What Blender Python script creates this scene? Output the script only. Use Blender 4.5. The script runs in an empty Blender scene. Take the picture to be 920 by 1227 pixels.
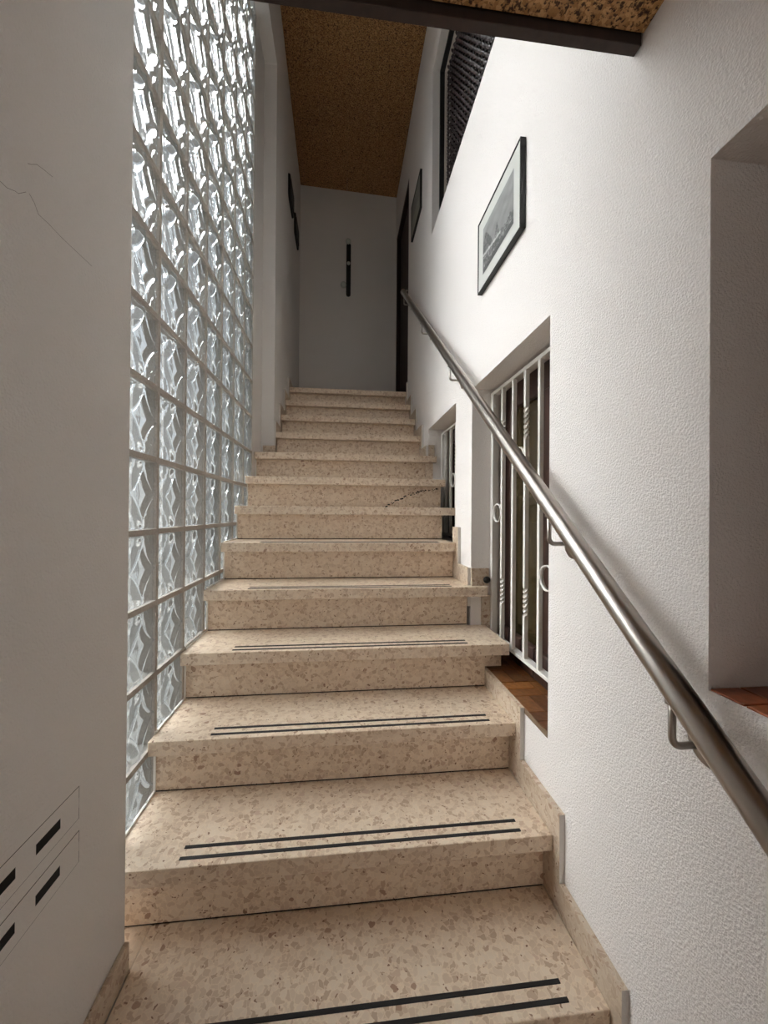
import bpy, bmesh, math, random
from mathutils import Vector, Matrix

random.seed(7)
SC = bpy.context.scene
COL = SC.collection

# ------------------------------------------------------------------ camera, sky, exposure
CAM_H = 1.1037
F_PX = 461.7
YAW, PITCH, ROLL = math.radians(6.218), math.radians(0.213), math.radians(0.4466)
fw = Vector((math.sin(YAW) * math.cos(PITCH), math.cos(YAW) * math.cos(PITCH), math.sin(PITCH)))
rt = Vector((math.cos(YAW), -math.sin(YAW), 0))
up = rt.cross(fw)
r2 = rt * math.cos(ROLL) + up * math.sin(ROLL)
u2 = -rt * math.sin(ROLL) + up * math.cos(ROLL)
cam_data = bpy.data.cameras.new('camera')
cam = bpy.data.objects.new('camera', cam_data)
COL.objects.link(cam)
M = Matrix((r2, u2, -fw)).transposed().to_4x4()
M.translation = Vector((0, 0, CAM_H))
cam.matrix_world = M
cam_data.sensor_fit = 'VERTICAL'
cam_data.sensor_height = 36.0
cam_data.lens = 36.0 * F_PX / 1227.0
cam_data.clip_start = 0.02
SC.camera = cam

world = bpy.data.worlds.new('sky')
SC.world = world
world.use_nodes = True
wn, wl = world.node_tree.nodes, world.node_tree.links
wn.clear()
w_out = wn.new('ShaderNodeOutputWorld')
w_bg = wn.new('ShaderNodeBackground')
w_tc = wn.new('ShaderNodeTexCoord')
w_sep = wn.new('ShaderNodeSeparateXYZ')
w_ramp = wn.new('ShaderNodeValToRGB')
w_ramp.color_ramp.elements[0].position = 0.0
w_ramp.color_ramp.elements[0].color = (0.95, 0.925, 0.895, 1)
w_ramp.color_ramp.elements[1].position = 1.0
w_ramp.color_ramp.elements[1].color = (1.0, 0.975, 0.945, 1)
wl.new(w_tc.outputs['Generated'], w_sep.inputs[0])
wl.new(w_sep.outputs['Z'], w_ramp.inputs[0])
wl.new(w_ramp.outputs[0], w_bg.inputs[0])
wl.new(w_bg.outputs[0], w_out.inputs[0])
w_bg.inputs['Strength'].default_value = 0.92

# bright overcast patch of sky on the glass block side: a very soft sun
sun_data = bpy.data.lights.new('sun', 'SUN')
sun_data.energy = 9.8
sun_data.angle = math.radians(37)
sun_data.color = (1.0, 0.945, 0.89)
sun = bpy.data.objects.new('sun', sun_data)
COL.objects.link(sun)
sun.rotation_euler = Vector((1.0, -0.24, -0.64)).to_track_quat('-Z', 'Y').to_euler()

SC.view_settings.view_transform = 'Standard'
SC.view_settings.look = 'None'
SC.view_settings.gamma = 1.0
SC.view_settings.use_curve_mapping = False
SC.view_settings.exposure = 0.35
SC.cycles.max_bounces = 16
SC.cycles.diffuse_bounces = 8
SC.cycles.transmission_bounces = 12
SC.cycles.transparent_max_bounces = 16

# ------------------------------------------------------------------ measured dimensions
RISE, GO, Y0 = 0.19, 0.23936, 0.8037
XR, XL, XL2 = 0.605, -0.600, -0.4972        # tread ends: right skirting, glass side, upper left skirting
XW, XLW = 0.621, -0.5112                    # wall faces
YE = 4.567                                  # far end wall
def nose(k): return Y0 + k * GO
def top(k): return k * RISE

# ------------------------------------------------------------------ mesh helpers
def link(name, me, mat, parent=None, kind=None):
    o = bpy.data.objects.new(name, me)
    COL.objects.link(o)
    if mat is not None and not me.materials:
        for m in (mat if isinstance(mat, (list, tuple)) else [mat]):
            me.materials.append(m)
    if parent is not None:
        o.parent = parent
    if kind:
        o['kind'] = kind
    return o

def obj(name, bm, mat, parent=None, kind=None, smooth=False):
    me = bpy.data.meshes.new(name)
    bm.normal_update()
    if smooth:
        for f in bm.faces:
            f.smooth = True
    bm.to_mesh(me)
    bm.free()
    return link(name, me, mat, parent, kind)

def tag(o, label, cat, group=None):
    o['label'] = label
    o['category'] = cat
    if group:
        o['group'] = group
    return o

def thing(name, label, cat, loc=(0, 0, 0), group=None):
    o = bpy.data.objects.new(name, None)
    COL.objects.link(o)
    o.empty_display_size = 0.1
    o.location = loc
    return tag(o, label, cat, group)

def box(bm, x0, x1, y0, y1, z0, z1, bevel=0.0, seg=2):
    vs = [bm.verts.new((x, y, z)) for x in (x0, x1) for y in (y0, y1) for z in (z0, z1)]
    F = [(0, 1, 3, 2), (4, 6, 7, 5), (0, 4, 5, 1), (2, 3, 7, 6), (0, 2, 6, 4), (1, 5, 7, 3)]
    fs = [bm.faces.new([vs[i] for i in f]) for f in F]
    if bevel > 0:
        es = list({e for f in fs for e in f.edges})
        bmesh.ops.bevel(bm, geom=es, offset=bevel, segments=seg, profile=0.5, affect='EDGES')
    return fs

def B(x0, x1, y0, y1, z0, z1, bevel=0.0, seg=2):
    bm = bmesh.new()
    box(bm, x0, x1, y0, y1, z0, z1, bevel, seg)
    return bm

def tube(bm, pts, r, n=14, caps=True, r_end=None):
    pts = [Vector(p) for p in pts]
    rings = []
    ref = None
    for i, p in enumerate(pts):
        d = (pts[min(i + 1, len(pts) - 1)] - pts[max(i - 1, 0)]).normalized()
        if ref is None:
            ref = d.orthogonal().normalized()
        ref = (ref - d * ref.dot(d)).normalized()
        b = d.cross(ref)
        rr = r if r_end is None else r + (r_end - r) * i / (len(pts) - 1)
        rings.append([bm.verts.new(p + (ref * math.cos(2 * math.pi * j / n) + b * math.sin(2 * math.pi * j / n)) * rr)
                      for j in range(n)])
    for a, c in zip(rings, rings[1:]):
        for j in range(n):
            f = bm.faces.new((a[j], a[(j + 1) % n], c[(j + 1) % n], c[j]))
            f.smooth = True
    if caps:
        bm.faces.new(rings[0][::-1])
        bm.faces.new(rings[-1])

def lathe(bm, prof, origin, axis, n=24):
    axis = Vector(axis).normalized()
    a = axis.orthogonal().normalized()
    b = axis.cross(a)
    o = Vector(origin)
    rings = []
    for r, h in prof:
        if r < 1e-6:
            rings.append([bm.verts.new(o + axis * h)])
        else:
            rings.append([bm.verts.new(o + axis * h + (a * math.cos(2 * math.pi * j / n) + b * math.sin(2 * math.pi * j / n)) * r)
                          for j in range(n)])
    for p, q in zip(rings, rings[1:]):
        for j in range(n):
            k = (j + 1) % n
            if len(p) == 1 and len(q) == 1:
                continue
            if len(p) == 1:
                f = bm.faces.new((p[0], q[k], q[j]))
            elif len(q) == 1:
                f = bm.faces.new((p[j], p[k], q[0]))
            else:
                f = bm.faces.new((p[j], p[k], q[k], q[j]))
            f.smooth = True
    bmesh.ops.recalc_face_normals(bm, faces=bm.faces[:])

def wall_with_holes(name, x_face, x_back, y0, y1, z0, z1, holes, mat):
    """a wall in the Y-Z plane of real thickness with rectangular openings and their reveals"""
    ys = sorted({y0, y1, *[h[0] for h in holes], *[h[1] for h in holes]})
    zs = sorted({z0, z1, *[h[2] for h in holes], *[h[3] for h in holes]})
    solid = {}
    for i in range(len(ys) - 1):
        for j in range(len(zs) - 1):
            cy, cz = (ys[i] + ys[i + 1]) / 2, (zs[j] + zs[j + 1]) / 2
            solid[i, j] = not any(h[0] < cy < h[1] and h[2] < cz < h[3] for h in holes)
    bm = bmesh.new()
    vc = {}
    def V(x, i, j):
        k = (x, i, j)
        if k not in vc:
            vc[k] = bm.verts.new((x, ys[i], zs[j]))
        return vc[k]
    for (i, j), s in solid.items():
        if not s:
            continue
        for x in (x_face, x_back):
            bm.faces.new((V(x, i, j), V(x, i + 1, j), V(x, i + 1, j + 1), V(x, i, j + 1)))
        for di, dj, a, b in ((-1, 0, (i, j), (i, j + 1)), (1, 0, (i + 1, j), (i + 1, j + 1)),
                             (0, -1, (i, j), (i + 1, j)), (0, 1, (i, j + 1), (i + 1, j + 1))):
            if not solid.get((i + di, j + dj), False):
                bm.faces.new((V(x_face, *a), V(x_face, *b), V(x_back, *b), V(x_back, *a)))
    bmesh.ops.recalc_face_normals(bm, faces=bm.faces[:])
    return obj(name, bm, mat, kind='structure')

# ------------------------------------------------------------------ materials
def new_mat(name):
    m = bpy.data.materials.new(name)
    m.use_nodes = True
    nt = m.node_tree
    return m, nt.nodes, nt.links, nt.nodes['Principled BSDF']

def lin(r, g, b):
    f = lambda c: (c / 255 / 12.92) if c / 255 <= 0.04045 else ((c / 255 + 0.055) / 1.055) ** 2.4
    return (f(r), f(g), f(b), 1.0)

def simple(name, col, rough=0.5, metal=0.0, bump=0.0, scale=80.0, vary=0.0):
    m, n, l, p = new_mat(name)
    p.inputs['Base Color'].default_value = col
    p.inputs['Roughness'].default_value = rough
    p.inputs['Metallic'].default_value = metal
    if bump or vary:
        tc = n.new('ShaderNodeTexCoord')
        nz = n.new('ShaderNodeTexNoise')
        nz.inputs['Scale'].default_value = scale
        nz.inputs['Detail'].default_value = 4
        l.new(tc.outputs['Object'], nz.inputs['Vector'])
        if bump:
            b = n.new('ShaderNodeBump')
            b.inputs['Strength'].default_value = bump
            b.inputs['Distance'].default_value = 0.003
            l.new(nz.outputs['Fac'], b.inputs['Height'])
            l.new(b.outputs['Normal'], p.inputs['Normal'])
        if vary:
            r = n.new('ShaderNodeValToRGB')
            r.color_ramp.elements[0].position = 0.3
            r.color_ramp.elements[1].position = 0.7
            r.color_ramp.elements[0].color = (*[c * (1 - vary) for c in col[:3]], 1)
            r.color_ramp.elements[1].color = (*[min(1, c * (1 + vary)) for c in col[:3]], 1)
            l.new(nz.outputs['Fac'], r.inputs['Fac'])
            l.new(r.outputs['Color'], p.inputs['Base Color'])
    return m

def plaster(name, col, scale, dist, strength=1.0, dirt=0.04):
    m, n, l, p = new_mat(name)
    p.inputs['Roughness'].default_value = 0.85
    p.inputs['Specular IOR Level'].default_value = 0.25
    tc = n.new('ShaderNodeTexCoord')
    n1 = n.new('ShaderNodeTexNoise')
    n1.inputs['Scale'].default_value = scale
    n1.inputs['Detail'].default_value = 2.5
    n1.inputs['Roughness'].default_value = 0.55
    n1.inputs['Distortion'].default_value = 0.1
    n2 = n.new('ShaderNodeTexNoise')
    n2.inputs['Scale'].default_value = scale * 3.1
    n2.inputs['Detail'].default_value = 2
    add = n.new('ShaderNodeMath')
    add.operation = 'MULTIPLY_ADD'
    add.inputs[1].default_value = 0.35
    ramp = n.new('ShaderNodeValToRGB')
    ramp.color_ramp.elements[0].position = 0.30
    ramp.color_ramp.elements[1].position = 0.68
    b = n.new('ShaderNodeBump')
    b.inputs['Strength'].default_value = strength
    b.inputs['Distance'].default_value = dist
    big = n.new('ShaderNodeTexNoise')
    big.inputs['Scale'].default_value = 1.7
    big.inputs['Detail'].default_value = 3
    cr = n.new('ShaderNodeValToRGB')
    cr.color_ramp.elements[0].color = (*[c * (1 - dirt) for c in col[:3]], 1)
    cr.color_ramp.elements[1].color = (*[min(1, c * (1 + dirt)) for c in col[:3]], 1)
    for nd in (n1, n2, big):
        l.new(tc.outputs['Object'], nd.inputs['Vector'])
    l.new(n1.outputs['Fac'], ramp.inputs['Fac'])
    l.new(n2.outputs['Fac'], add.inputs[0])
    l.new(ramp.outputs['Color'], add.inputs[2])
    l.new(add.outputs[0], b.inputs['Height'])
    l.new(b.outputs['Normal'], p.inputs['Normal'])
    l.new(big.outputs['Fac'], cr.inputs['Fac'])
    l.new(cr.outputs['Color'], p.inputs['Base Color'])
    return m

def terrazzo(name, tone=1.0, rough=0.36):
    m, n, l, p = new_mat(name)
    p.inputs['Roughness'].default_value = rough
    tc = n.new('ShaderNodeTexCoord')
    nz = n.new('ShaderNodeTexNoise')
    nz.inputs['Scale'].default_value = 45
    nz.inputs['Detail'].default_value = 2
    warp = n.new('ShaderNodeMix')
    warp.data_type = 'RGBA'
    warp.blend_type = 'LINEAR_LIGHT'
    warp.inputs[0].default_value = 0.014
    l.new(tc.outputs['Object'], nz.inputs['Vector'])
    l.new(tc.outputs['Object'], warp.inputs[6])
    l.new(nz.outputs['Color'], warp.inputs[7])
    def vor(scale, feature='F1'):
        v = n.new('ShaderNodeTexVoronoi')
        v.feature = feature
        v.inputs['Scale'].default_value = scale
        l.new(warp.outputs[2], v.inputs['Vector'])
        return v
    def ramp(src, stops, interp='LINEAR'):
        r = n.new('ShaderNodeValToRGB')
        r.color_ramp.interpolation = interp
        e = r.color_ramp.elements
        while len(e) < len(stops):
            e.new(0.5)
        for el, (pos, c) in zip(e, stops):
            el.position = pos
            el.color = c
        l.new(src, r.inputs['Fac'])
        return r.outputs['Color']
    def mix(fac, a, b):
        x = n.new('ShaderNodeMix')
        x.data_type = 'RGBA'
        l.new(fac, x.inputs[0])
        l.new(a, x.inputs[6])
        l.new(b, x.inputs[7])
        return x.outputs[2]
    def sep(col, ch):
        s = n.new('ShaderNodeSeparateColor')
        l.new(col, s.inputs[0])
        return s.outputs[ch]
    def math_(op, a, b):
        x = n.new('ShaderNodeMath')
        x.operation = op
        l.new(a, x.inputs[0])
        if isinstance(b, float):
            x.inputs[1].default_value = b
        else:
            l.new(b, x.inputs[1])
        return x.outputs[0]
    T = lambda r, g, b: tuple(c * tone for c in lin(r, g, b)[:3]) + (1,)
    v1, v1e = vor(72), vor(72, 'DISTANCE_TO_EDGE')       # closely packed middle chips
    base = ramp(sep(v1.outputs['Color'], 0),
                [(0.0, T(206, 190, 170)), (0.35, T(201, 183, 162)), (0.6, T(194, 174, 152)), (0.8, T(187, 165, 143)), (0.93, T(174, 150, 128))])
    grout = ramp(v1e.outputs['Distance'], [(0.0, (1, 1, 1, 1)), (0.09, (0, 0, 0, 1))])
    light = n.new('ShaderNodeRGB')
    light.outputs[0].default_value = T(214, 196, 172)
    c = mix(math_('MULTIPLY', grout, 0.75), base, light.outputs[0])
    v2 = vor(34)                                           # larger chips, some dark
    sel = ramp(sep(v2.outputs['Color'], 1), [(0.78, (0, 0, 0, 1)), (0.785, (1, 1, 1, 1))], 'CONSTANT')
    near = ramp(v2.outputs['Distance'], [(0.27, (1, 1, 1, 1)), (0.31, (0, 0, 0, 1))])
    chip = ramp(sep(v2.outputs['Color'], 2),
                [(0.0, T(186, 163, 141)), (0.4, T(194, 170, 151)), (0.7, T(176, 149, 127)), (0.92, T(148, 118, 98))])
    c = mix(math_('MULTIPLY', sel, near), c, chip)
    v3 = vor(120)                                          # small dark specks
    sel3 = ramp(sep(v3.outputs['Color'], 1), [(0.93, (0, 0, 0, 1)), (0.935, (1, 1, 1, 1))], 'CONSTANT')
    near3 = ramp(v3.outputs['Distance'], [(0.30, (1, 1, 1, 1)), (0.36, (0, 0, 0, 1))])
    dk = n.new('ShaderNodeRGB')
    dk.outputs[0].default_value = T(128, 98, 78)
    c = mix(math_('MULTIPLY', sel3, near3), c, dk.outputs[0])
    l.new(c, p.inputs['Base Color'])
    b = n.new('ShaderNodeBump')
    b.inputs['Strength'].default_value = 0.15
    b.inputs['Distance'].default_value = 0.0006
    l.new(nz.outputs['Fac'], b.inputs['Height'])
    l.new(b.outputs['Normal'], p.inputs['Normal'])
    return m

def cork(name):
    m, n, l, p = new_mat(name)
    p.inputs['Roughness'].default_value = 0.8
    tc = n.new('ShaderNodeTexCoord')
    v = n.new('ShaderNodeTexVoronoi')
    v.inputs['Scale'].default_value = 120
    nz = n.new('ShaderNodeTexNoise')
    nz.inputs['Scale'].default_value = 135
    nz.inputs['Detail'].default_value = 3
    nz.inputs['Roughness'].default_value = 0.6
    r1 = n.new('ShaderNodeValToRGB')
    r1.color_ramp.elements[0].color = lin(148, 104, 60)
    r1.color_ramp.elements[1].color = lin(196, 152, 100)
    r2_ = n.new('ShaderNodeValToRGB')
    r2_.color_ramp.elements[0].position = 0.40
    r2_.color_ramp.elements[0].color = (0.10, 0.07, 0.05, 1)
    r2_.color_ramp.elements[1].position = 0.50
    r2_.color_ramp.elements[1].color = (1, 1, 1, 1)
    mx = n.new('ShaderNodeMix')
    mx.data_type = 'RGBA'
    mx.blend_type = 'MULTIPLY'
    mx.inputs[0].default_value = 1.0
    sp = n.new('ShaderNodeSeparateColor')
    for nd in (v, nz):
        l.new(tc.outputs['Object'], nd.inputs['Vector'])
    l.new(v.outputs['Color'], sp.inputs[0])
    l.new(sp.outputs[0], r1.inputs['Fac'])
    l.new(nz.outputs['Fac'], r2_.inputs['Fac'])
    l.new(r1.outputs['Color'], mx.inputs[6])
    l.new(r2_.outputs['Color'], mx.inputs[7])
    l.new(mx.outputs[2], p.inputs['Base Color'])
    b = n.new('ShaderNodeBump')
    b.inputs['Strength'].default_value = 0.8
    b.inputs['Distance'].default_value = 0.003
    l.new(nz.outputs['Fac'], b.inputs['Height'])
    l.new(b.outputs['Normal'], p.inputs['Normal'])
    return m

def wood(name, c0, c1, rough=0.35, scale=6.0):
    m, n, l, p = new_mat(name)
    p.inputs['Roughness'].default_value = rough
    tc = n.new('ShaderNodeTexCoord')
    mp = n.new('ShaderNodeMapping')
    mp.inputs['Scale'].default_value = (scale * 4, scale * 4, scale * 0.35)
    nz = n.new('ShaderNodeTexNoise')
    nz.inputs['Scale'].default_value = 2.0
    nz.inputs['Detail'].default_value = 5
    r = n.new('ShaderNodeValToRGB')
    r.color_ramp.elements[0].position = 0.3
    r.color_ramp.elements[1].position = 0.7
    r.color_ramp.elements[0].color = c0
    r.color_ramp.elements[1].color = c1
    l.new(tc.outputs['Object'], mp.inputs['Vector'])
    l.new(mp.outputs['Vector'], nz.inputs['Vector'])
    l.new(nz.outputs['Fac'], r.inputs['Fac'])
    l.new(r.outputs['Color'], p.inputs['Base Color'])
    return m

def block_glass(name):
    m, n, l, p = new_mat(name)
    n.remove(p)
    gl = n.new('ShaderNodeBsdfGlass')
    gl.inputs['Color'].default_value = (0.88, 0.935, 0.985, 1)
    gl.inputs['Roughness'].default_value = 0.03
    gl.inputs['IOR'].default_value = 1.45
    tr = n.new('ShaderNodeBsdfTransparent')
    tr.inputs[0].default_value = (0.95, 0.975, 0.985, 1)
    mx = n.new('ShaderNodeMixShader')
    mx.inputs[0].default_value = 0.27
    tc = n.new('ShaderNodeTexCoord')
    nz = n.new('ShaderNodeTexNoise')
    nz.inputs['Scale'].default_value = 95
    nz.inputs['Detail'].default_value = 2
    b = n.new('ShaderNodeBump')
    b.inputs['Strength'].default_value = 0.16
    b.inputs['Distance'].default_value = 0.0025
    l.new(tc.outputs['Object'], nz.inputs['Vector'])
    l.new(nz.outputs['Fac'], b.inputs['Height'])
    l.new(b.outputs['Normal'], gl.inputs['Normal'])
    l.new(gl.outputs[0], mx.inputs[1])
    l.new(tr.outputs[0], mx.inputs[2])
    l.new(mx.outputs[0], n['Material Output'].inputs[0])
    return m

def clear_glass(name):
    m, n, l, p = new_mat(name)
    n.remove(p)
    tr = n.new('ShaderNodeBsdfTransparent')
    tr.inputs[0].default_value = (0.95, 0.975, 0.985, 1)
    gs = n.new('ShaderNodeBsdfGlossy')
    gs.inputs['Roughness'].default_value = 0.1
    mx = n.new('ShaderNodeMixShader')
    mx.inputs[0].default_value = 0.08
    l.new(tr.outputs[0], mx.inputs[1])
    l.new(gs.outputs[0], mx.inputs[2])
    l.new(mx.outputs[0], n['Material Output'].inputs[0])
    return m

def pane_glass(name, col, rough=0.05):
    m, n, l, p = new_mat(name)
    p.inputs['Base Color'].default_value = col
    p.inputs['Roughness'].default_value = rough
    p.inputs['IOR'].default_value = 1.5
    return m

M_WALL_R = plaster('rough_white_plaster', (0.80, 0.755, 0.72, 1), 200, 0.0020, 0.8)
M_WALL_L = plaster('smooth_white_plaster', (0.73, 0.70, 0.67, 1), 200, 0.0014, 0.75)
M_TERR = terrazzo('beige_terrazzo', 1.2)
M_SKIRT = terrazzo('brown_terrazzo', 0.88, 0.5)
M_EDGE = simple('raw_skirting_edge', (0.62, 0.58, 0.54, 1), 0.9, bump=0.4, scale=160)
M_CORK = cork('cork_board')
M_FASCIA = wood('dark_brown_board', lin(42, 29, 24), lin(54, 39, 33), 0.75)
M_RUBBER = simple('black_grip', (0.012, 0.011, 0.011, 1), 0.75, bump=0.5, scale=700)
M_STEEL = simple('brushed_steel', (0.40, 0.365, 0.33, 1), 0.29, 1.0)
M_MORTAR = simple('pale_mortar', (0.42, 0.38, 0.335, 1), 0.9, bump=0.5, scale=130, vary=0.12)
M_SEAL = simple('white_sealant', (0.80, 0.78, 0.73, 1), 0.7, bump=0.3, scale=200)
M_GLASS = block_glass('pressed_block_glass')
M_GLASS_BODY = clear_glass('clear_block_glass')
M_IRON = simple('white_painted_iron', (0.74, 0.71, 0.66, 1), 0.38, bump=0.12, scale=300)
M_BLACK = simple('black_lacquer', (0.008, 0.007, 0.007, 1), 0.55)
M_HOLE = simple('dark_void', (0.004, 0.004, 0.004, 1), 0.9)
M_MATBOARD = simple('pale_mount_board', lin(188, 188, 182), 0.8)
M_WINWOOD = wood('red_brown_wood', lin(46, 29, 23), lin(70, 45, 35), 0.45)
M_DARKGLASS = pane_glass('dark_olive_glass', lin(58, 48, 28), 0.15)
M_DARKPANE = pane_glass('dark_window_glass', lin(30, 26, 22), 0.08)
M_SMOKE = simple('frosted_glass_knob', (0.62, 0.66, 0.60, 1), 0.12)
M_DOOR = wood('dark_mahogany', lin(30, 11, 8), lin(44, 18, 13), 0.6)
M_WICKER = simple('dark_wicker', lin(38, 21, 18), 0.48, bump=0.3, scale=300)
M_GROUT = simple('tile_grout', lin(112, 92, 70), 0.95, bump=0.4, scale=200)
M_GROUND = simple('outside_paving', (0.50, 0.50, 0.48, 1), 0.9, bump=0.4, scale=20, vary=0.3)
def tile_mat(name, c):
    return simple(name, c, 0.32, bump=0.25, scale=60, vary=0.28)
M_ORANGE = [tile_mat('orange_tile', lin(164, 92, 52)), tile_mat('rust_tile', lin(150, 80, 46)), tile_mat('brown_orange_tile', lin(140, 78, 48))]
M_TILES = [tile_mat('brown_tile', lin(122, 78, 42)), tile_mat('ochre_tile', lin(142, 92, 48)), tile_mat('dark_brown_tile', lin(98, 62, 38))]

# ------------------------------------------------------------------ walls
Z_LOW = 2.115                     # lower ceiling
Z_SOFFIT = 4.466                  # head of the glass block bay
GATE = (1.102, 1.805, 0.425, 1.708)
SMALL = (2.070, 2.755, 0.93, 1.718)
UPPER = (1.10, 2.697, 3.10, 4.276)
DOOR = (3.68, 4.55, 2.28, 4.385)
NEAR = (-0.25, 0.592, 0.808, 1.714)
FLOOR_Z = -0.38
YB = -2.3                         # wall behind the camera
ZT = 5.45
wall_right = wall_with_holes('wall_right', XW, XW + 0.34, YB, YE, FLOOR_Z, ZT, [GATE, SMALL, UPPER, DOOR, NEAR], M_WALL_R)
# left wall: the near pier, the wall above the glass bay, the upper pier
bm = bmesh.new()
TH = -0.86
box(bm, TH, XLW, YB, 0.991, FLOOR_Z, ZT)
box(bm, TH, XLW, 0.991, 2.955, Z_SOFFIT, ZT)
box(bm, TH, XLW, 2.955, YE, 0.0, ZT)
box(bm, TH, XL - 0.003, 2.652, 2.955, 0.0, Z_SOFFIT)
wall_left = obj('wall_left', bm, M_WALL_L, kind='structure')
wall_end = obj('wall_back', B(-0.86, XW + 0.34, YE, YE + 0.2, 0.5, ZT), M_WALL_L, kind='structure')
# wall behind the camera with a glazed entrance opening
bm = bmesh.new()
box(bm, -0.86, -0.46, YB - 0.2, YB, FLOOR_Z, ZT)
box(bm, 0.58, XW + 0.34, YB - 0.2, YB, FLOOR_Z, ZT)
box(bm, -0.46, 0.58, YB - 0.2, YB, 1.95, ZT)
obj('wall_front', bm, M_WALL_L, kind='structure')
floor = obj('floor', B(XLW, XW, YB, nose(-1) + 0.05, FLOOR_Z - 0.1, FLOOR_Z), M_TERR, kind='structure')
# upper ceiling of cork panels, one panel per object
ceil = bpy.data.objects.new('ceiling', None)
COL.objects.link(ceil)
ceil['kind'] = 'structure'
def zc(x, y):
    t = (y - 0.8) / (YE - 0.8)
    zl = 5.25 + (4.93 - 5.25) * t
    zr = 4.82 + (4.89 - 4.82) * t
    s = (x - XLW) / (XW - XLW)
    return zl + (zr - zl) * s
def panel(x0, x1, y0, y1, zfun, th=0.02, parent=None, name='cork_panel'):
    g = 0.0025
    x0 += g / 4; x1 -= g / 4; y0 += g; y1 -= g
    bm = bmesh.new()
    a = [bm.verts.new((x, y, zfun(x, y))) for x, y in ((x0, y0), (x1, y0), (x1, y1), (x0, y1))]
    c = [bm.verts.new((v.co.x, v.co.y, v.co.z + th)) for v in a]
    bm.faces.new(a[::-1])
    bm.faces.new(c)
    for i in range(4):
        j = (i + 1) % 4
        bm.faces.new((a[i], a[j], c[j], c[i]))
    return obj(name, bm, M_CORK, parent)
xm = 0.03
for i, (ya, yb) in enumerate(((0.78, 1.80), (1.80, 3.82), (3.82, YE))):
    if i != 1:
        panel(XLW, xm, ya, yb, zc, 0.10, parent=ceil)
        panel(xm, XW, ya, yb, zc, 0.10, parent=ceil)
    else:
        panel(XLW, xm - 0.28, ya, yb, zc, 0.10, parent=ceil)
        panel(xm - 0.28, XW, ya, yb, zc, 0.10, parent=ceil)
roof = bmesh.new()
rv = [roof.verts.new((x, y, zc(x, y) + 0.16 + dz)) for dz in (0, 0.1) for x, y in ((XLW, 0.6), (XW, 0.6), (XW, YE), (XLW, YE))]
roof.faces.new(rv[:4][::-1]); roof.faces.new(rv[4:])
for i in range(4):
    j = (i + 1) % 4
    roof.faces.new((rv[i], rv[j], rv[4 + j], rv[4 + i]))
obj('ceiling_slab', roof, M_GROUT, ceil)
# lower ceiling over the entrance with its dark edge board
low = bpy.data.objects.new('ceiling', None)
COL.objects.link(low)
low['kind'] = 'structure'
flat = lambda x, y: Z_LOW
for (xa, xb, ya, yb) in ((XLW, 0.03, -0.25, 0.744), (0.03, XW, -0.25, 0.744), (XLW, -0.25, YB, -0.25), (-0.25, XW, YB, -0.25)):
    panel(xa, xb, ya, yb, flat, parent=low)
obj('ceiling_slab', B(XLW, XW, YB, 0.744, Z_LOW + 0.022, Z_LOW + 0.2), M_GROUT, low)
obj('trim_1', B(XLW + 0.001, XW - 0.001, 0.746, 0.768, Z_LOW - 0.020, Z_LOW + 0.30, 0.001, 1), M_FASCIA, kind='structure')
obj('wall_front', B(XLW, XW, 0.60, 0.745, Z_LOW + 0.21, ZT), M_WALL_L, kind='structure')

# ------------------------------------------------------------------ outside ground
obj('ground_outside', B(-14, TH - 0.02, -8, 14, -0.65, -0.6), M_GROUND, kind='structure')

obj('wall_added_outside', B(-4.6, -4.3, -8, 14, -0.65, 2.2), simple('added_wall_grey', (0.78, 0.78, 0.76, 1), 0.9, bump=0.3, scale=30, vary=0.15), kind='structure')  # added unseen wall, holds back the bright sky behind the lower glass rows

# ------------------------------------------------------------------ glass block window
PY, PZ = 0.219, 0.2327
BW, BH, BD = 0.203, 0.215, 0.075
def block_mesh():
    N = 44
    bm = bmesh.new()
    def h(u, v):
        au, av = abs(u), abs(v)
        d1 = (au / 0.52) ** 0.80 + (av / 0.60) ** 0.80           # inner concave diamond
        d2 = (au / 0.98) ** 0.74 + (av / 1.25) ** 0.74           # outer contour of the raised band
        z = 0.0
        if d1 < 1:
            z = -0.001 + 0.007 * (1 - d1)
        elif d2 < 1.02:
            q = (d1 - 1) / max(1e-6, (d1 - 1) + (1.02 - d2))
            z = 0.013 * math.sin(math.pi * q) ** 0.6
        rc = math.hypot(1.0 - au, (1.0 - av) * 1.06)               # arcs round the corners
        if d2 >= 1.02:
            z += 0.006 * math.exp(-((rc - 0.56) / 0.07) ** 2)
            z += 0.0016 * math.sin(u * 31 + 2 * math.sin(v * 23)) * math.sin(v * 34)
        e = min(1 - au, 1 - av)
        if e < 0.09:
            z = z * (e / 0.09) - 0.005 * (1 - e / 0.09) ** 2
        return z
    g = [[bm.verts.new((h(2 * i / N - 1, 2 * j / N - 1), BW * (i / N - 0.5), BH * (j / N - 0.5))) for j in range(N + 1)] for i in range(N + 1)]
    for i in range(N):
        for j in range(N):
            f = bm.faces.new((g[i][j], g[i + 1][j], g[i + 1][j + 1], g[i][j + 1]))
            f.smooth = True
    rim = [g[i][0] for i in range(N)] + [g[N][j] for j in range(N)] + [g[i][N] for i in range(N, 0, -1)] + [g[0][j] for j in range(N, 0, -1)]
    back = [bm.verts.new((-BD, v.co.y, v.co.z)) for v in rim]
    for i in range(len(rim)):
        j = (i + 1) % len(rim)
        bm.faces.new((rim[i], rim[j], back[j], back[i])).material_index = 1
    bm.faces.new(back).material_index = 0
    bmesh.ops.recalc_face_normals(bm, faces=bm.faces[:])
    me = bpy.data.meshes.new('glass_block')
    bm.to_mesh(me)
    bm.free()
    me.materials.append(M_GLASS)
    me.materials.append(M_GLASS_BODY)
    return me
win1 = bpy.data.objects.new('window_1', None)
COL.objects.link(win1)
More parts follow.
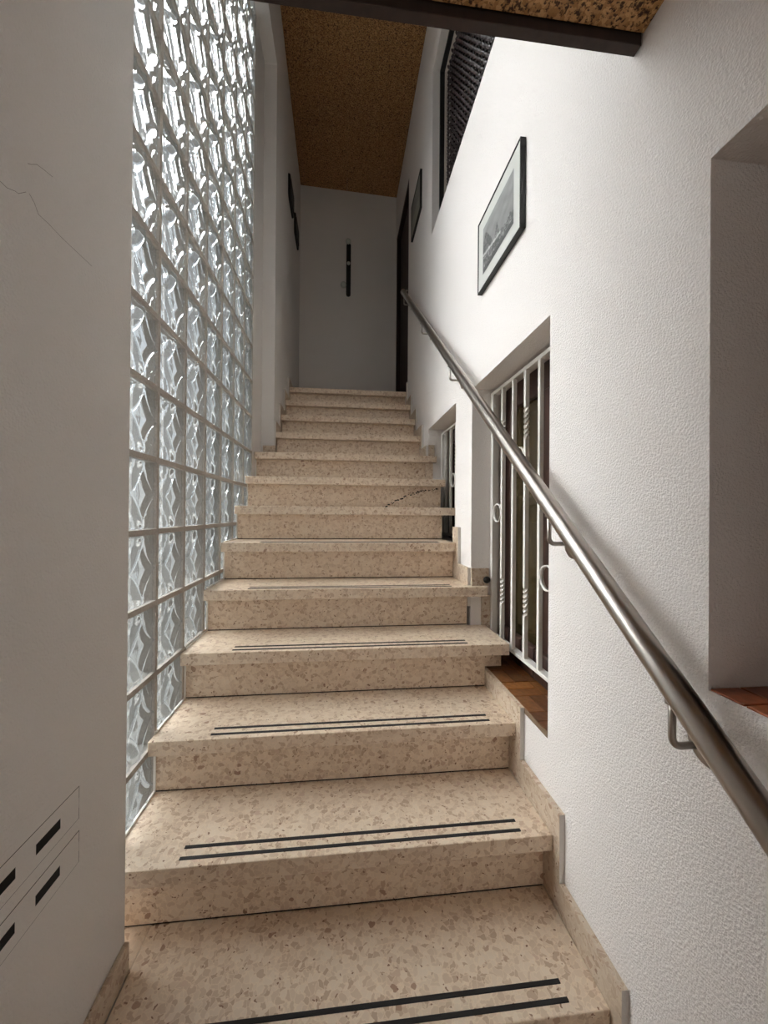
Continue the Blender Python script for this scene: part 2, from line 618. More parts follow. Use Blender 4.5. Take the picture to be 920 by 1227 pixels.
win1['kind'] = 'structure'
win1.location = (XL, 2.652, 0.5737)
BX = -0.004
me_block = block_mesh()
rows = range(-2, 17)
for c in range(1, 9):
    for r in rows:
        zc0 = 0.5737 + (r + 0.5) * PZ
        yc0 = 2.652 - (c - 0.5) * PY
        if zc0 + BH / 2 > Z_SOFFIT or zc0 - BH / 2 < 0.0:
            if zc0 - BH / 2 < 0.0:
                continue
        o = bpy.data.objects.new('glass_block', me_block)
        COL.objects.link(o)
        o.parent = win1
        o.location = (BX - 0.003, -(c - 0.5) * PY, (r + 0.5) * PZ)
        if random.random() < 0.5:
            o.rotation_euler = (math.pi, 0, 0)
bm = bmesh.new()
ztop = Z_SOFFIT - 0.5737
jt = PZ - BH
for r in range(-2, 18):
    zz = r * PZ
    box(bm, -BD - 0.004, 0.0, -8 * PY - 0.05, 0, zz - jt / 2, min(zz + jt / 2, ztop) if zz < ztop else zz + 0.001, 0.0)
jv = PY - BW
for c in range(0, 9):
    yy = -c * PY
    box(bm, -BD - 0.003, -0.001, yy - jv / 2, min(yy + jv / 2, 0), -2 * PZ, ztop)
obj('mortar', bm, M_MORTAR, win1, kind='stuff')

# ------------------------------------------------------------------ staircase
stair = thing('staircase', 'beige terrazzo staircase with black grip strips climbing beside the glass block wall', 'staircase', (0, nose(0), 0))
def local(bm):
    bmesh.ops.translate(bm, vec=(0, -nose(0), 0), verts=bm.verts[:])
    return bm
XRIGHT = {3: 0.690, 4: 0.690, 6: 0.676, 7: 0.676, 8: 0.676}
NT = 0.046
tile_floor = None
for k in range(-1, 13):
    xl = XL if 1 <= k <= 8 else (XL2 if k >= 9 else XLW + 0.013)
    xr = XR
    y_n = nose(k)
    y_b = nose(k + 1) + 0.052 if k < 12 else YE
    bm = bmesh.new()
    if k == 8:
        box(bm, XLW + 0.014, xr, y_n, y_b, top(k) - NT, top(k), 0.0025, 2)
        box(bm, xl, XLW + 0.016, y_n, 2.953, top(k) - NT, top(k), 0.0025, 2)
    else:
        box(bm, xl, xr, y_n, y_b, top(k) - NT, top(k), 0.0025, 2)
    if k in XRIGHT:       # the tread runs on into the window recess
        ya = {3: y_n, 4: y_n, 6: y_n, 7: y_n, 8: y_n}[k]
        yb = {3: 1.803, 4: 1.803, 6: y_b, 7: y_b, 8: 2.753}[k]
        box(bm, xr - 0.004, XRIGHT[k], ya, yb, top(k) - NT, top(k), 0.0025, 2)
    if k == 0:
        box(bm, XL, XLW + 0.013, 0.993, y_b, top(k) - NT, top(k))
    tread = obj('tread', local(bm), M_TERR, stair)
    # riser below this tread, set back under the nosing, over a thin gap whose shadow is a black strip
    bm = bmesh.new()
    rxl = xl + 0.001
    box(bm, rxl, xr - 0.001, y_n + 0.05, y_n + 0.07, top(k) - RISE + 0.004, top(k) - NT)
    if k in (4, 7, 8):
        box(bm, xr - 0.001, XRIGHT[k] - 0.02, y_n + 0.05, min(y_n + 0.07, 2.753), top(k) - RISE + 0.004, top(k) - NT) if k != 4 else None
    if k == 3:
        box(bm, xr - 0.001, 0.675, y_n + 0.05, y_n + 0.07, 0.462, top(k) - NT)
    obj('riser', local(bm), M_TERR, stair)
    bm = bmesh.new()
    box(bm, rxl + 0.001, xr - 0.002, y_n + 0.051, y_n + 0.068, top(k) - RISE, top(k) - RISE + 0.004)
    obj('joint_shadow', local(bm), M_HOLE, stair)
    # two inlaid grip strips per tread on the lower flight
    if 0 <= k <= 5:
        for d0 in (0.021, 0.056):
            xs0, xs1 = -0.418, 0.521
            bm = bmesh.new()
            box(bm, xs0, xs1, y_n + d0, y_n + d0 + 0.0105, top(k) - 0.001, top(k) + 0.0016, 0.0008, 1)
            obj('grip_strip', local(bm), M_RUBBER, tread)
    if 1 <= k <= 8:
        bm = bmesh.new()
        yb2 = nose(k + 1) + 0.05 if k < 8 else 2.952
        box(bm, XL - 0.003, XL + 0.004, y_n + 0.05 if k > 1 else 1.0, yb2, top(k), top(k) + 0.006)
        box(bm, XL - 0.003, XL + 0.004, y_n + 0.046, y_n + 0.052, top(k) - RISE + 0.004, top(k) - NT)
        obj('sealant', local(bm), M_SEAL, stair)
# solid carcass below the treads
bm = bmesh.new()
for k in range(-1, 12):
    xl = XL + 0.002 if 1 <= k <= 8 else (XL2 if k >= 9 else XLW + 0.013)
    if k == 8:
        xl = XL2
    box(bm, xl, XR - 0.002, nose(k) + 0.071, nose(k + 1) + 0.0705, max(top(k) - 0.5, FLOOR_Z), top(k) - NT - 0.001)
obj('carcass', local(bm), M_GROUT, stair)
# dark crumbling crack on the riser beside the small window
bm = bmesh.new()
rr = random.Random(3)
yk = nose(7) + 0.0495
for i in range(46):
    t = i / 45
    x = 0.285 + 0.345 * t
    z = 1.150 + 0.115 * (1 - (1 - t) ** 1.8) + rr.uniform(-0.006, 0.006)
    if rr.random() < 0.22:
        continue
    s = rr.uniform(0.003, 0.008)
    n = 6
    vs = [bm.verts.new((x + s * rr.uniform(0.7, 1.5) * math.cos(2 * math.pi * j / n), yk, min(z, 1.278) + s * rr.uniform(0.5, 0.9) * math.sin(2 * math.pi * j / n))) for j in range(n)]
    vt = [bm.verts.new((v.co.x, yk - 0.0012, v.co.z)) for v in vs]
    bm.faces.new(vt)
    for j in range(n):
        bm.faces.new((vs[j], vs[(j + 1) % n], vt[(j + 1) % n], vt[j]))
o = obj('crack', local(bm), M_HOLE, stair, kind='stuff')

# ------------------------------------------------------------------ skirtings
def skirt_piece(x0, x1, y0, y1, z0, z1, parent, name='skirting_stone'):
    bm = bmesh.new()
    fs = box(bm, x0, x1, y0, y1, z0, z1)
    for f in bm.faces:
        f.normal_update()
        if f.normal.y < -0.5 or f.normal.z > 0.5:
            f.material_index = 1
    bmesh.ops.recalc_face_normals(bm, faces=bm.faces[:])
    for f in bm.faces:
        f.material_index = 1 if (f.normal.y < -0.5) else 0
    return obj(name, bm, [M_SKIRT, M_EDGE], parent)
SH = 0.083
bs_r = bpy.data.objects.new('baseboard_right', None)
COL.objects.link(bs_r)
bs_r['kind'] = 'structure'
bs_l = bpy.data.objects.new('baseboard_left', None)
COL.objects.link(bs_l)
bs_l['kind'] = 'structure'
e = 0.0005
for k in range(-1, 13):
    ya, yb = nose(k) - 0.034, nose(k + 1) - 0.034
    za, zb = top(k - 1), top(k) + SH
    if k == 2:
        # cut by the tiled sill of the gate recess
        skirt_piece(XR, XW - e, ya, 1.60, za, 0.4495, bs_r)
        continue
    if k == 3:
        continue
    if k == 4:
        skirt_piece(XR, XW - e, 1.806, yb, top(4) - 0.10, zb, bs_r)
        # return on the far jamb of the gate recess
        bm = B(XW - e, 0.705, 1.790, 1.8045, top(4), zb)
        obj('skirting_stone', bm, M_SKIRT, bs_r)
        bm = B(0.672, 0.712, 1.788, 1.8045, 0.50, top(4) - NT)
        obj('skirting_stone', bm, M_SKIRT, bs_r)
        continue
    if k == 5:
        skirt_piece(XR, XW - e, ya, 2.066, za, zb, bs_r)
        continue
    if k in (6, 7):
        continue
    if k == 8:
        skirt_piece(XR, XW - e, 2.757, yb, top(8), zb, bs_r)
        obj('skirting_stone', B(XW - e, 0.665, 2.742, 2.7545, top(8), zb), M_SKIRT, bs_r)
        continue
    if k == 12:
        yb = 3.679
    skirt_piece(XR, XW - e, ya, yb, za, zb, bs_r)
for k in range(8, 13):
    ya, yb = nose(k) - 0.034, nose(k + 1) - 0.034
    if k == 8:
        obj('skirting_stone', B(XL + 0.012, XLW + 0.013, 2.942, 2.9545, top(8), top(8) + SH), M_SKIRT, bs_l)
        continue
    if k == 12:
        yb = YE - 0.001
    ya = max(ya, 2.956)
    skirt_piece(XLW + e, XL2, ya, yb, top(k - 1), top(k) + SH, bs_l)
obj('skirting_stone', B(XLW + e, XLW + 0.012, nose(0) + 0.02, 0.990, 0.0, 0.072, 0.002, 1), M_SKIRT, bs_l)
obj('skirting_stone', B(XLW + e, XLW + 0.012, nose(-1), nose(0) + 0.02, -0.19, 0.072, 0.002, 1), M_SKIRT, bs_l)
obj('skirting_stone', B(XLW + e, XLW + 0.012, YB, nose(-1), FLOOR_Z, FLOOR_Z + 0.08, 0.002, 1), M_SKIRT, bs_l)
obj('skirting_stone', B(XR, XW - e, YB, nose(-1) - 0.036, FLOOR_Z, FLOOR_Z + 0.08, 0.002, 1), M_SKIRT, bs_r)

# ------------------------------------------------------------------ gate recess: tiled sill, window behind
def tiled_sill(name, x0, x1, y0, y1, z, tw=0.112, th=0.056, orange=False):
    s = bpy.data.objects.new(name, None)
    COL.objects.link(s)
    s['kind'] = 'structure'
    s.location = (x0, y0, z)
    obj('tile_bed', B(0.0, x1 - x0, 0, y1 - y0, -0.02, -0.003), M_GROUT, s)
    # basket weave of pairs
    g = 0.003
    meshes = []
    for m in (M_ORANGE if orange else M_TILES):
        for (a, b) in ((tw, th), (th, tw)):
            bm = B(g / 2, a - g / 2, g / 2, b - g / 2, -0.006, 0.0, 0.001, 1)
            me = bpy.data.meshes.new('tile')
            bm.to_mesh(me); bm.free()
            me.materials.append(m)
            meshes.append(me)
    nx = int((x1 - x0) / tw) + 1
    ny = int((y1 - y0) / tw) + 1
    def clip_box(a, b, c, d):
        return max(a, 0), min(b, x1 - x0), max(c, 0), min(d, y1 - y0)
    rt_ = random.Random(11)
    for i in range(nx):
        for j in range(ny):
            ori = (i + j) % 2
            for q in range(2):
                if ori == 0:
                    a, b, c, d = i * tw, (i + 1) * tw, j * tw + q * th, j * tw + (q + 1) * th
                else:
                    a, b, c, d = i * tw + q * th, i * tw + (q + 1) * th, j * tw, (j + 1) * tw
                mi = rt_.choice((0, 0, 1, 2))
                A, Bq, Cq, D = clip_box(a, b, c, d)
                if Bq - A < 0.012 or D - Cq < 0.012:
                    continue
                if (A, Bq, Cq, D) == (a, b, c, d):
                    o = bpy.data.objects.new('tile', meshes[mi * 2 + ori])
                    COL.objects.link(o)
                    o.parent = s
                    o.location = (a, c, rt_.uniform(-0.0008, 0.0004))
                else:
                    bm = B(A + g / 2, Bq - g / 2, Cq + g / 2, D - g / 2, -0.006, 0.0, 0.001, 1)
                    obj('tile', bm, (M_ORANGE if orange else M_TILES)[mi], s)
    return s
tiled_sill('trim_2', XW - 0.002, 0.79, GATE[0], GATE[1], 0.452)
obj('sill_base', B(XW + 0.003, 0.93, GATE[0] + 0.001, GATE[1] - 0.001, GATE[2] - 0.02, 0.431), M_EDGE, wall_right)
tiled_sill('trim_3', XW + 0.001, 0.958, NEAR[0], NEAR[1], 0.811, orange=True)

def wooden_window(name, y0, y1, z0, z1, x, glass, mullions):
    w = bpy.data.objects.new(name, None)
    COL.objects.link(w)
    w['kind'] = 'structure'
    w.location = (x, (y0 + y1) / 2, z0)
    a, b, h = y0 - w.location.y, y1 - w.location.y, z1 - z0
    fwid = 0.06
    obj('frame_stile', B(0, 0.05, a, a + fwid, 0, h, 0.004, 1), M_WINWOOD, w)
    obj('frame_stile', B(0, 0.05, b - fwid, b, 0, h, 0.004, 1), M_WINWOOD, w)
    obj('frame_rail', B(0, 0.05, a + fwid, b - fwid, 0, fwid, 0.004, 1), M_WINWOOD, w)
    obj('frame_rail', B(0, 0.05, a + fwid, b - fwid, h - 0.11, h, 0.004, 1), M_WINWOOD, w)
    for m in mullions:
        obj('mullion', B(-0.004, 0.05, m - w.location.y - 0.03, m - w.location.y + 0.03, fwid, h - 0.11, 0.004, 1), M_WINWOOD, w)
    obj('pane', B(0.022, 0.03, a + fwid, b - fwid, fwid, h - 0.11), glass, w)
    return w
w2 = wooden_window('window_2', GATE[0] + 0.001, GATE[1] - 0.001, 0.4525, GATE[3] - 0.001, 0.790, M_DARKGLASS, (1.42,))
# upright brown edging tiles at the foot of that window
for i in range(6):
    y = GATE[0] + 0.012 + i * 0.114
    bm = B(0.756, 0.787, y, y + 0.108, 0.453, 0.575, 0.008, 2)
    bmesh.ops.translate(bm, vec=-Vector(w2.location), verts=bm.verts[:])
    obj('edging_tile', bm, M_WINWOOD, w2)
wooden_window('window_3', SMALL[0] + 0.001, SMALL[1] - 0.001, 0.931, SMALL[3] - 0.001, 0.775, M_DARKPANE, ())
wooden_window('window_4', NEAR[0] + 0.001, NEAR[1] - 0.001, 0.812, NEAR[3] - 0.001, 0.935, M_DARKPANE, (0.17,))

# ------------------------------------------------------------------ wrought iron gates
def twisted_bar(bm, y, z0, z1, s, twists):
    n = 150
    rings = []
    for i in range(n + 1):
        z = z0 + (z1 - z0) * i / n
        ang = 0.0
        for (ta, tb) in twists:
            t = min(1, max(0, (z - ta) / (tb - ta)))
            ang += t * math.pi * 3
        rr_ = s / 2 * math.sqrt(2)
        rings.append([bm.verts.new((rr_ * math.cos(ang + math.pi / 4 + j * math.pi / 2), y + rr_ * math.sin(ang + math.pi / 4 + j * math.pi / 2), z)) for j in range(4)])
    for a, b in zip(rings, rings[1:]):
        for j in range(4):
            bm.faces.new((a[j], a[(j + 1) % 4], b[(j + 1) % 4], b[j]))
    bm.faces.new(rings[0][::-1]); bm.faces.new(rings[-1])
def ring(y, z, r, w=0.016, t=0.0035, n=32):
    bm = bmesh.new()
    L = []
    for j in range(n):
        a = 2 * math.pi * j / n
        L.append([bm.verts.new((x, y + q * math.cos(a), z + q * math.sin(a))) for x, q in ((-w / 2, r), (w / 2, r), (w / 2, r - t), (-w / 2, r - t))])
    for j in range(n):
        a, b = L[j], L[(j + 1) % n]
        for i in range(4):
            f = bm.faces.new((a[i], a[(i + 1) % 4], b[(i + 1) % 4], b[i]))
            f.smooth = i in (0, 2)
    return bm
def iron_gate(label, x, y_far, y_near, z0, z1, bars, rings, twz):
    g = thing('iron_gate', label, 'gate', (x, y_far, z0))
    h = z1 - z0
    d = 0.030
    L = y_near - y_far
    obj('stile', B(-0.008, 0.022, -0.028, 0.0, 0, h, 0.0015, 1), M_IRON, g)
    obj('stile', B(-0.008, 0.022, L, L + 0.028, 0, h, 0.0015, 1), M_IRON, g)
    obj('gate_rail', B(-0.008, 0.022, L + 0.028, -0.028, h - 0.016, h, 0.0015, 1), M_IRON, g)
    obj('gate_rail', B(-0.008, 0.022, L + 0.028, -0.028, 0, 0.016, 0.0015, 1), M_IRON, g)
    for y, tw in bars:
        if tw:
            bm = bmesh.new()
            twisted_bar(bm, y - y_far, 0.016, h - 0.016, 0.0155, [(a - z0, b - z0) for a, b in twz])
            obj('twisted_bar', bm, M_IRON, g)
        else:
            obj('bar', B(-0.008, 0.008, y - y_far - 0.008, y - y_far + 0.008, 0.016, h - 0.016, 0.001, 1), M_IRON, g)
    for y, z, r in rings:
        obj('ring', ring(y - y_far, z - z0, r), M_IRON, g)
    return g
g1 = iron_gate('large white iron gate with twisted bars and rings above the brown tiled sill', 0.722, 1.803, 1.104, 0.520, 1.690,
               [(1.672, True), (1.562, False), (1.452, True), (1.342, False), (1.232, True)],
               [(1.725, 1.110, 0.043), (1.507, 1.335, 0.045), (1.287, 0.880, 0.046)], [(0.700, 0.815), (1.405, 1.53)])
obj('keeper', ring(0.0, 0.81, 0.014, 0.004, 0.003, 20), M_IRON, g1)
bm = bmesh.new()
lathe(bm, [(0.0, 0.0), (0.016, 0.0), (0.017, 0.008), (0.010, 0.016), (0, 0.018)], (-0.030, -0.018, 0.270), (-0.2, -1, 0), 16)
obj('rubber_stop', bm, M_BLACK, g1)
iron_gate('small white iron gate with a twisted bar in the upper recess beside the stairs', 0.722, 2.750, 2.074, 0.955, 1.690,
          [(2.640, True), (2.515, False), (2.39, True), (2.265, False), (2.16, True)],
          [(2.452, 1.325, 0.046), (2.21, 1.20, 0.046)], [(1.40, 1.54), (1.03, 1.13)])

# ------------------------------------------------------------------ upper opening with woven screen
sx = 0.712
scr = thing('woven_screen', 'dark brown woven screen filling the high opening in the right wall', 'screen', (sx, (UPPER[0] + UPPER[1]) / 2, UPPER[2]))
sy0, sy1, sh = UPPER[0] - scr.location.y, UPPER[1] - scr.location.y, UPPER[3] - UPPER[2]
for nm, a in (('frame_stile', (-0.040, 0.03, sy0, sy0 + 0.02, 0, sh)), ('frame_stile', (-0.040, 0.03, sy1 - 0.02, sy1 - 0.001, 0, sh)),
              ('frame_rail', (-0.040, 0.03, sy0 + 0.02, sy1 - 0.02, 0.0, 0.02)), ('frame_rail', (-0.040, 0.03, sy0 + 0.02, sy1 - 0.02, sh - 0.02, sh - 0.001))):
    obj(nm, B(*a, 0.002, 1), M_BLACK, scr)
M_BEAD = simple('pale_bead', lin(190, 180, 168), 0.5)
for a in ((-0.008, 0.012, sy1 - 0.030, sy1 - 0.0205, 0.02, sh - 0.02), (-0.008, 0.012, sy0 + 0.02, sy1 - 0.030, sh - 0.030, sh - 0.0205)):
    obj('bead', B(*a), M_BEAD, scr)
bm = bmesh.new()
P = 0.022
PW = 0.048
ny_, nz_ = int((sy1 - sy0 - 0.06) / PW), int((sh - 0.06) / P)
def ribbon(bm, pts, wdir, w, t):
    prev = None
    for p in pts:
        p = Vector(p)
        q = [bm.verts.new(p + wdir * s * w / 2 + Vector((d * t, 0, 0))) for s, d in ((-1, 0.2), (0, -1.0), (1, 0.2))]
        if prev:
            for i in range(2):
                f = bm.faces.new((prev[i], prev[i + 1], q[i + 1], q[i]))
                f.smooth = True
        prev = q
for j in range(nz_ + 1):
    z = 0.030 + j * P
    pts = [(0.012 + 0.004 * math.cos(math.pi * (i / 2 + j)), sy0 + 0.022 + i * PW / 2, z) for i in range(2 * ny_ + 2)]
    ribbon(bm, pts, Vector((0, 0, 1)), P * 0.42, 0.001)
for i in range(ny_ + 1):
    y = sy0 + 0.040 + i * PW
    pts = [(0.008 - 0.009 * math.cos(math.pi * (j / 2 + i)), y, 0.022 + j * P / 2) for j in range(2 * nz_ + 3)]
    ribbon(bm, pts, Vector((0, 1, 0)), 0.020, 0.004)
obj('weave', bm, M_WICKER, scr, kind='stuff')
obj('backing', B(0.026, 0.029, sy0 + 0.04, sy1 - 0.04, 0.04, sh - 0.04), M_HOLE, scr)

# ------------------------------------------------------------------ door at the head of the stairs
door = bpy.data.objects.new('door_1', None)
COL.objects.link(door)
door['kind'] = 'structure'
door.location = (XW, (DOOR[0] + DOOR[1]) / 2, DOOR[2])
hw, hh = (DOOR[1] - DOOR[0]) / 2, DOOR[3] - DOOR[2]
obj('door_leaf', B(0.045, 0.085, -hw + 0.05, hw - 0.05, 0.004, hh - 0.05, 0.003, 1), M_DOOR, door)
obj('jamb', B(0.004, 0.12, -hw, -hw + 0.05, 0, hh, 0.002, 1), M_DOOR, door)
obj('jamb', B(0.004, 0.12, hw - 0.05, hw, 0, hh, 0.002, 1), M_DOOR, door)
obj('door_head', B(0.004, 0.12, -hw + 0.05, hw - 0.05, hh - 0.05, hh, 0.002, 1), M_DOOR, door)
bm = bmesh.new()
tube(bm, [(0.045, -hw + 0.11, 1.05), (0.0, -hw + 0.11, 1.05), (-0.002, -hw + 0.13, 1.05), (-0.002, -hw + 0.22, 1.05)], 0.008, 10)
obj('door_handle', bm, M_STEEL, door)

# ------------------------------------------------------------------ handrail
RX = 0.550
SLOPE = 0.793
def rz(y): return 0.719 + (y - 0.457) * SLOPE
YR0, YR1 = -0.05, 3.544
rail = thing('handrail', 'brushed steel tube handrail on hooked brackets along the right wall', 'handrail', (RX, YR0, rz(YR0)))
off = -Vector(rail.location)
bm = bmesh.new()
tube(bm, [Vector((RX, YR0 + (YR1 - YR0) * t / 12, rz(YR0 + (YR1 - YR0) * t / 12))) + off for t in range(13)], 0.0226, 32)
obj('tube', bm, M_STEEL, rail)
dirv = Vector((0, 1, SLOPE)).normalized()
for y, s in ((YR0, -1), (YR1, 1)):
    bm = bmesh.new()
    lathe(bm, [(0.0225, -0.01), (0.027, -0.006), (0.027, 0.004), (0.024, 0.012), (0.014, 0.018), (0, 0.020)], Vector((RX, y, rz(y))) + off, dirv * s, 24)
    obj('end_cap', bm, M_STEEL, rail)
for y in (0.20, 0.588, 0.975, 1.948, 2.684, 3.49):
    z = rz(y)
    drop = 0.104
    R_ = 0.016
    pts = [(RX, y, z - 0.012), (RX, y, z - drop + R_)]
    for q in range(1, 7):
        a = q / 6 * math.pi / 2
        pts.append((RX + R_ - R_ * math.cos(a), y, z - drop + R_ - R_ * math.sin(a)))
    pts.append((XW - 0.003, y, z - drop))
    bm = bmesh.new()
    tube(bm, [Vector(p) + off for p in pts], 0.006, 12)
    br = obj('bracket', bm, M_STEEL, rail)
    bm = bmesh.new()
    lathe(bm, [(0, 0), (0.038, 0), (0.040, 0.002), (0.040, 0.004), (0, 0.0045)], Vector((XW, y, z - drop)) + off, (-1, 0, 0), 28)
    obj('wall_plate', bm, M_STEEL, br)
    bm = bmesh.new()
    lathe(bm, [(0, 0), (0.011, 0), (0.011, 0.006), (0.0, 0.006)], Vector((RX, y, z - 0.033)) + off, (0, 0, 1), 14)
    obj('saddle', bm, M_STEEL, br)

# ------------------------------------------------------------------ pictures
def print_mesh(w, h, fn, nx=64, ny=48):
    """a flat print: a grid facing -X, coloured per corner"""
    me = bpy.data.meshes.new('print')
    vs, fs = [], []
    for j in range(ny + 1):
        for i in range(nx + 1):
            vs.append((0, w * (i / nx - 0.5), h * (j / ny - 0.5)))
    for j in range(ny):
        for i in range(nx):
            a = j * (nx + 1) + i
            fs.append((a, a + nx + 1, a + nx + 2, a + 1))
    me.from_pydata(vs, [], fs)
    ca = me.color_attributes.new('ink', 'FLOAT_COLOR', 'POINT')
    for j in range(ny + 1):
        for i in range(nx + 1):
            ca.data[j * (nx + 1) + i].color = (*fn(i / nx, j / ny), 1)
    return me
def print_mat(name):
    m, n, l, p = new_mat(name)
    at = n.new('ShaderNodeAttribute')
    at.attribute_name = 'ink'
    p.inputs['Roughness'].default_value = 0.5
    l.new(at.outputs['Color'], p.inputs['Base Color'])
    return m
M_PRINT = print_mat('printed_paper')
from mathutils import noise as mn
def etching(u, v):
    # u runs along the wall up the stairs, v upwards: grey sky, dark peak and wooded town below
    u = 1 - u
    n1 = mn.noise(Vector((u * 6, v * 8, 0.3)))
    n2 = mn.noise(Vector((u * 26, v * 30, 1.3)))
    n3 = mn.noise(Vector((u * 60, v * 60, 4.1)))
    sky = 0.17 + 0.06 * n1 + 0.05 * v
    ridge = 0.30 + 0.10 * mn.noise(Vector((u * 9, 0.5, 7))) + 0.55 * max(0, 1 - abs(u - 0.10) / 0.32) + 0.30 * max(0, 1 - abs(u - 0.50) / 0.10)
    if v > ridge:
        g = sky
    else:
        d = (ridge - v)
        g = 0.07 + 0.05 * n2 + 0.04 * n3 + 0.05 * (n1 > 0.1)
        if abs(v - (0.34 - 0.22 * (u - 0.3))) < 0.025 and u < 0.62:
            g = 0.38
        if n2 > 0.35 and v < 0.4:
            g += 0.14
    if v < 0.10 + 0.05 * n1:
        g = 0.035 + 0.03 * (n3 > 0)
    g = max(0.012, g)
    return (g, g, g * 0.96)
def dim_view(u, v):
    n1 = mn.noise(Vector((u * 5, v * 7, 2.3)))
    if v > 0.5 + 0.05 * n1:
        g = 0.16 + 0.03 * n1
        return (g, g * 0.96, g * 0.82)
    g = 0.22 + 0.05 * n1
    return (g, g * 0.95, g * 0.75)
def picture(label, y0, y1, z0, z1, fn, mat_w, depth=0.020, fr=0.010, group=None):
    t = thing('framed_picture', label, 'picture', (XW, (y0 + y1) / 2, (z0 + z1) / 2), group)
    w, h = (y1 - y0), (z1 - z0)
    d = -depth
    for a in ((d, -0.0005, -w / 2, -w / 2 + fr, -h / 2, h / 2), (d, -0.0005, w / 2 - fr, w / 2, -h / 2, h / 2),
              (d, -0.0005, -w / 2 + fr, w / 2 - fr, -h / 2, -h / 2 + fr), (d, -0.0005, -w / 2 + fr, w / 2 - fr, h / 2 - fr, h / 2)):
        obj('frame_bar', B(*a, 0.0012, 1), M_BLACK, t)
    obj('mount', B(d + 0.004, d + 0.006, -w / 2 + fr, w / 2 - fr, -h / 2 + fr, h / 2 - fr), M_MATBOARD, t)
    me = print_mesh(w - 2 * mat_w, h - 2 * mat_w, fn)
    o = link('print', me, M_PRINT, t)
    o.location = (d + 0.0036, 0, 0)
    return t
picture('black framed grey landscape print with wide pale mount above the handrail', 1.262, 1.680, 2.090, 2.405, etching, 0.058, 0.022, 0.005)
picture('small dim black framed picture between the dark door and the high screen', 3.045, 3.45, 3.570, 3.885, dim_view, 0.0145, 0.018, 0.014)

def plaque(label, y0, y1, z0, z1):
    t = thing('wall_plaque', label, 'plaque', (XLW, (y0 + y1) / 2, (z0 + z1) / 2), None)
    w, h, r = y1 - y0, z1 - z0, 0.05
    def rounded(w, h, r, x0, x1):
        bm = bmesh.new()
        P_ = []
        for cx_, cz_, a0 in ((w / 2 - r, h / 2 - r, 0), (-w / 2 + r, h / 2 - r, 90), (-w / 2 + r, -h / 2 + r, 180), (w / 2 - r, -h / 2 + r, 270)):
            for q in range(7):
                a = math.radians(a0 + 15 * q)
                P_.append((cx_ + r * math.cos(a), cz_ + r * math.sin(a)))
        A = [bm.verts.new((x0, p, q)) for p, q in P_]
        C_ = [bm.verts.new((x1, p * 0.97, q * 0.96)) for p, q in P_]
        bm.faces.new(A[::-1]); bm.faces.new(C_)
        for i in range(len(A)):
            j = (i + 1) % len(A)
            bm.faces.new((A[i], A[j], C_[j], C_[i]))
        bmesh.ops.recalc_face_normals(bm, faces=bm.faces[:])
        return bm
    obj('plate', rounded(w, h, r, 0.0005, 0.016), M_BLACK, t)
    obj('raised_field', rounded(w - 0.06, h - 0.06, 0.03, 0.016, 0.022), M_BLACK, t)
plaque('nearer of the two black rounded plaques on the upper left wall', 3.56, 3.87, 3.98, 4.215)
plaque('farther of the two black rounded plaques, next to the end wall', 3.99, 4.31, 3.965, 4.19)

# hairline cracks in the near left wall
M_CRACK = simple('hairline_crack', lin(112, 102, 94), 0.9)
def crack(pts, r=0.0003):
    bm = bmesh.new()
    tube(bm, [(XLW + 0.0001, y, z) for y, z in pts], r, 5)
    obj('crack', bm, M_CRACK, wall_left)
CR = [[(0.6323, 1.5952), (0.6438, 1.5949), (0.6587, 1.6022), (0.665, 1.6035), (0.6793, 1.618)], [(0.6819, 1.6664), (0.6886, 1.671), (0.7006, 1.6819), (0.715, 1.6863), (0.7359, 1.6916)], [(0.6859, 1.6208), (0.6963, 1.6141), (0.7053, 1.6017), (0.7275, 1.6028), (0.7576, 1.601), (0.7997, 1.6021), (0.8444, 1.6033)]]
for pts in CR:
    crack(pts)

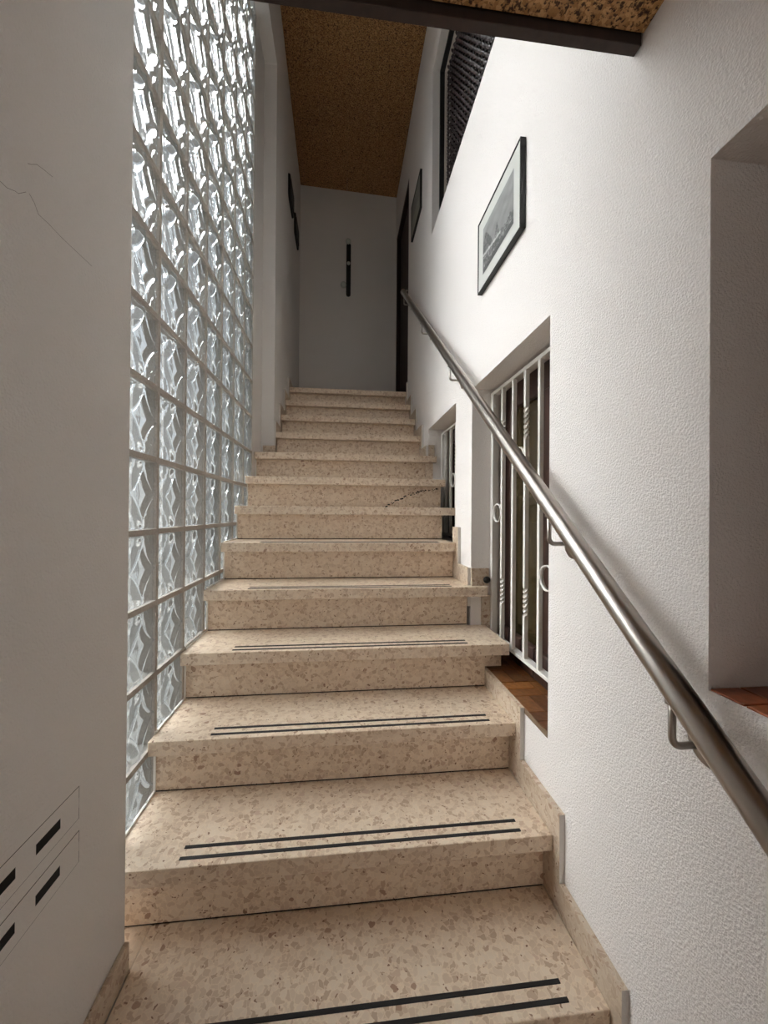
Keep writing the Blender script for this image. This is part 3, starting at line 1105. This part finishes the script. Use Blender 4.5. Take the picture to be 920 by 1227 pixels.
# ------------------------------------------------------------------ coat rack on the end wall
rack = thing('coat_rack', 'black upright coat rack with pale glass knobs on the end wall', 'coat rack', (0.053, YE, 3.66))
bm = bmesh.new()
Pq = []
hw_, hr_ = 0.026, 0.62
for cz_, a0 in ((hr_ - hw_, 0), (hw_, 180)):
    for q in range(13):
        a = math.radians(a0 + 15 * q)
        Pq.append((hw_ * math.cos(a), cz_ + hw_ * math.sin(a)))
A = [bm.verts.new((x, -0.0005, z)) for x, z in Pq]
C_ = [bm.verts.new((x, -0.022, z)) for x, z in Pq]
bm.faces.new(A); bm.faces.new(C_[::-1])
for i in range(len(A)):
    j = (i + 1) % len(A)
    bm.faces.new((A[i], A[j], C_[j], C_[i]))
bmesh.ops.recalc_face_normals(bm, faces=bm.faces[:])
obj('back_board', bm, M_BLACK, rack)
def knob(x, z, r, ax, d0):
    bm = bmesh.new()
    prof = [(0.006, 0.0), (0.006, 0.012)] + [(r * math.sin(math.pi * q / 10), 0.012 + r - r * math.cos(math.pi * q / 10)) for q in range(2, 10)] + [(0, 0.012 + 2 * r)]
    lathe(bm, prof, (x, d0, z), ax, 20)
    return bm
obj('glass_knob', knob(0.0, 0.365, 0.020, (0, -1, 0), -0.020), M_SMOKE, rack)
obj('glass_knob', knob(0.0, 0.60, 0.030, (-0.15, -0.5, 0.85), -0.012), M_SMOKE, rack)
obj('glass_knob', knob(-0.018, 0.115, 0.034, (-0.85, -0.5, 0.1), -0.012), M_SMOKE, rack)

# ------------------------------------------------------------------ vent panels on the near left wall
def vent(label, y0, y1, z0, z1, slots, zs0, zs1):
    t = thing('vent_panel', label, 'vent', (XLW, (y0 + y1) / 2, z0), 'painted vent panels low on the near left wall')
    yc = (y0 + y1) / 2
    bm = B(0.0002, 0.0006, y0 - 0.001 - yc, y1 + 0.001 - yc, -0.001, z1 - z0 + 0.001)
    obj('shadow_gap', bm, M_HOLE, t)
    bm = bmesh.new()
    ys = sorted([y0, y1] + [q for s in slots for q in s])
    a = 0.0009
    y1 -= 0.0005; z0_ = 0.0007
    box(bm, 0.0006, a, y0 - yc, y1 - yc, 0, zs0 - z0)
    box(bm, 0.0006, a, y0 - yc, y1 - yc, zs1 - z0, z1 - z0)
    for i in range(0, len(ys), 2):
        box(bm, 0.0006, a, ys[i] - yc, ys[i + 1] - yc, zs0 - z0, zs1 - z0)
    obj('cover', bm, M_WALL_L, t)
slots = [(0.7140 - 0.0985 * i, 0.7715 - 0.0985 * i) for i in range(4)]
vent('upper painted vent panel with black slots low on the near left wall', 0.36, 0.8215, 0.4990, 0.5608, slots, 0.5195, 0.5380)
vent('lower painted vent panel with black slots low on the near left wall', 0.36, 0.8225, 0.4125, 0.4728, slots, 0.4335, 0.4515)
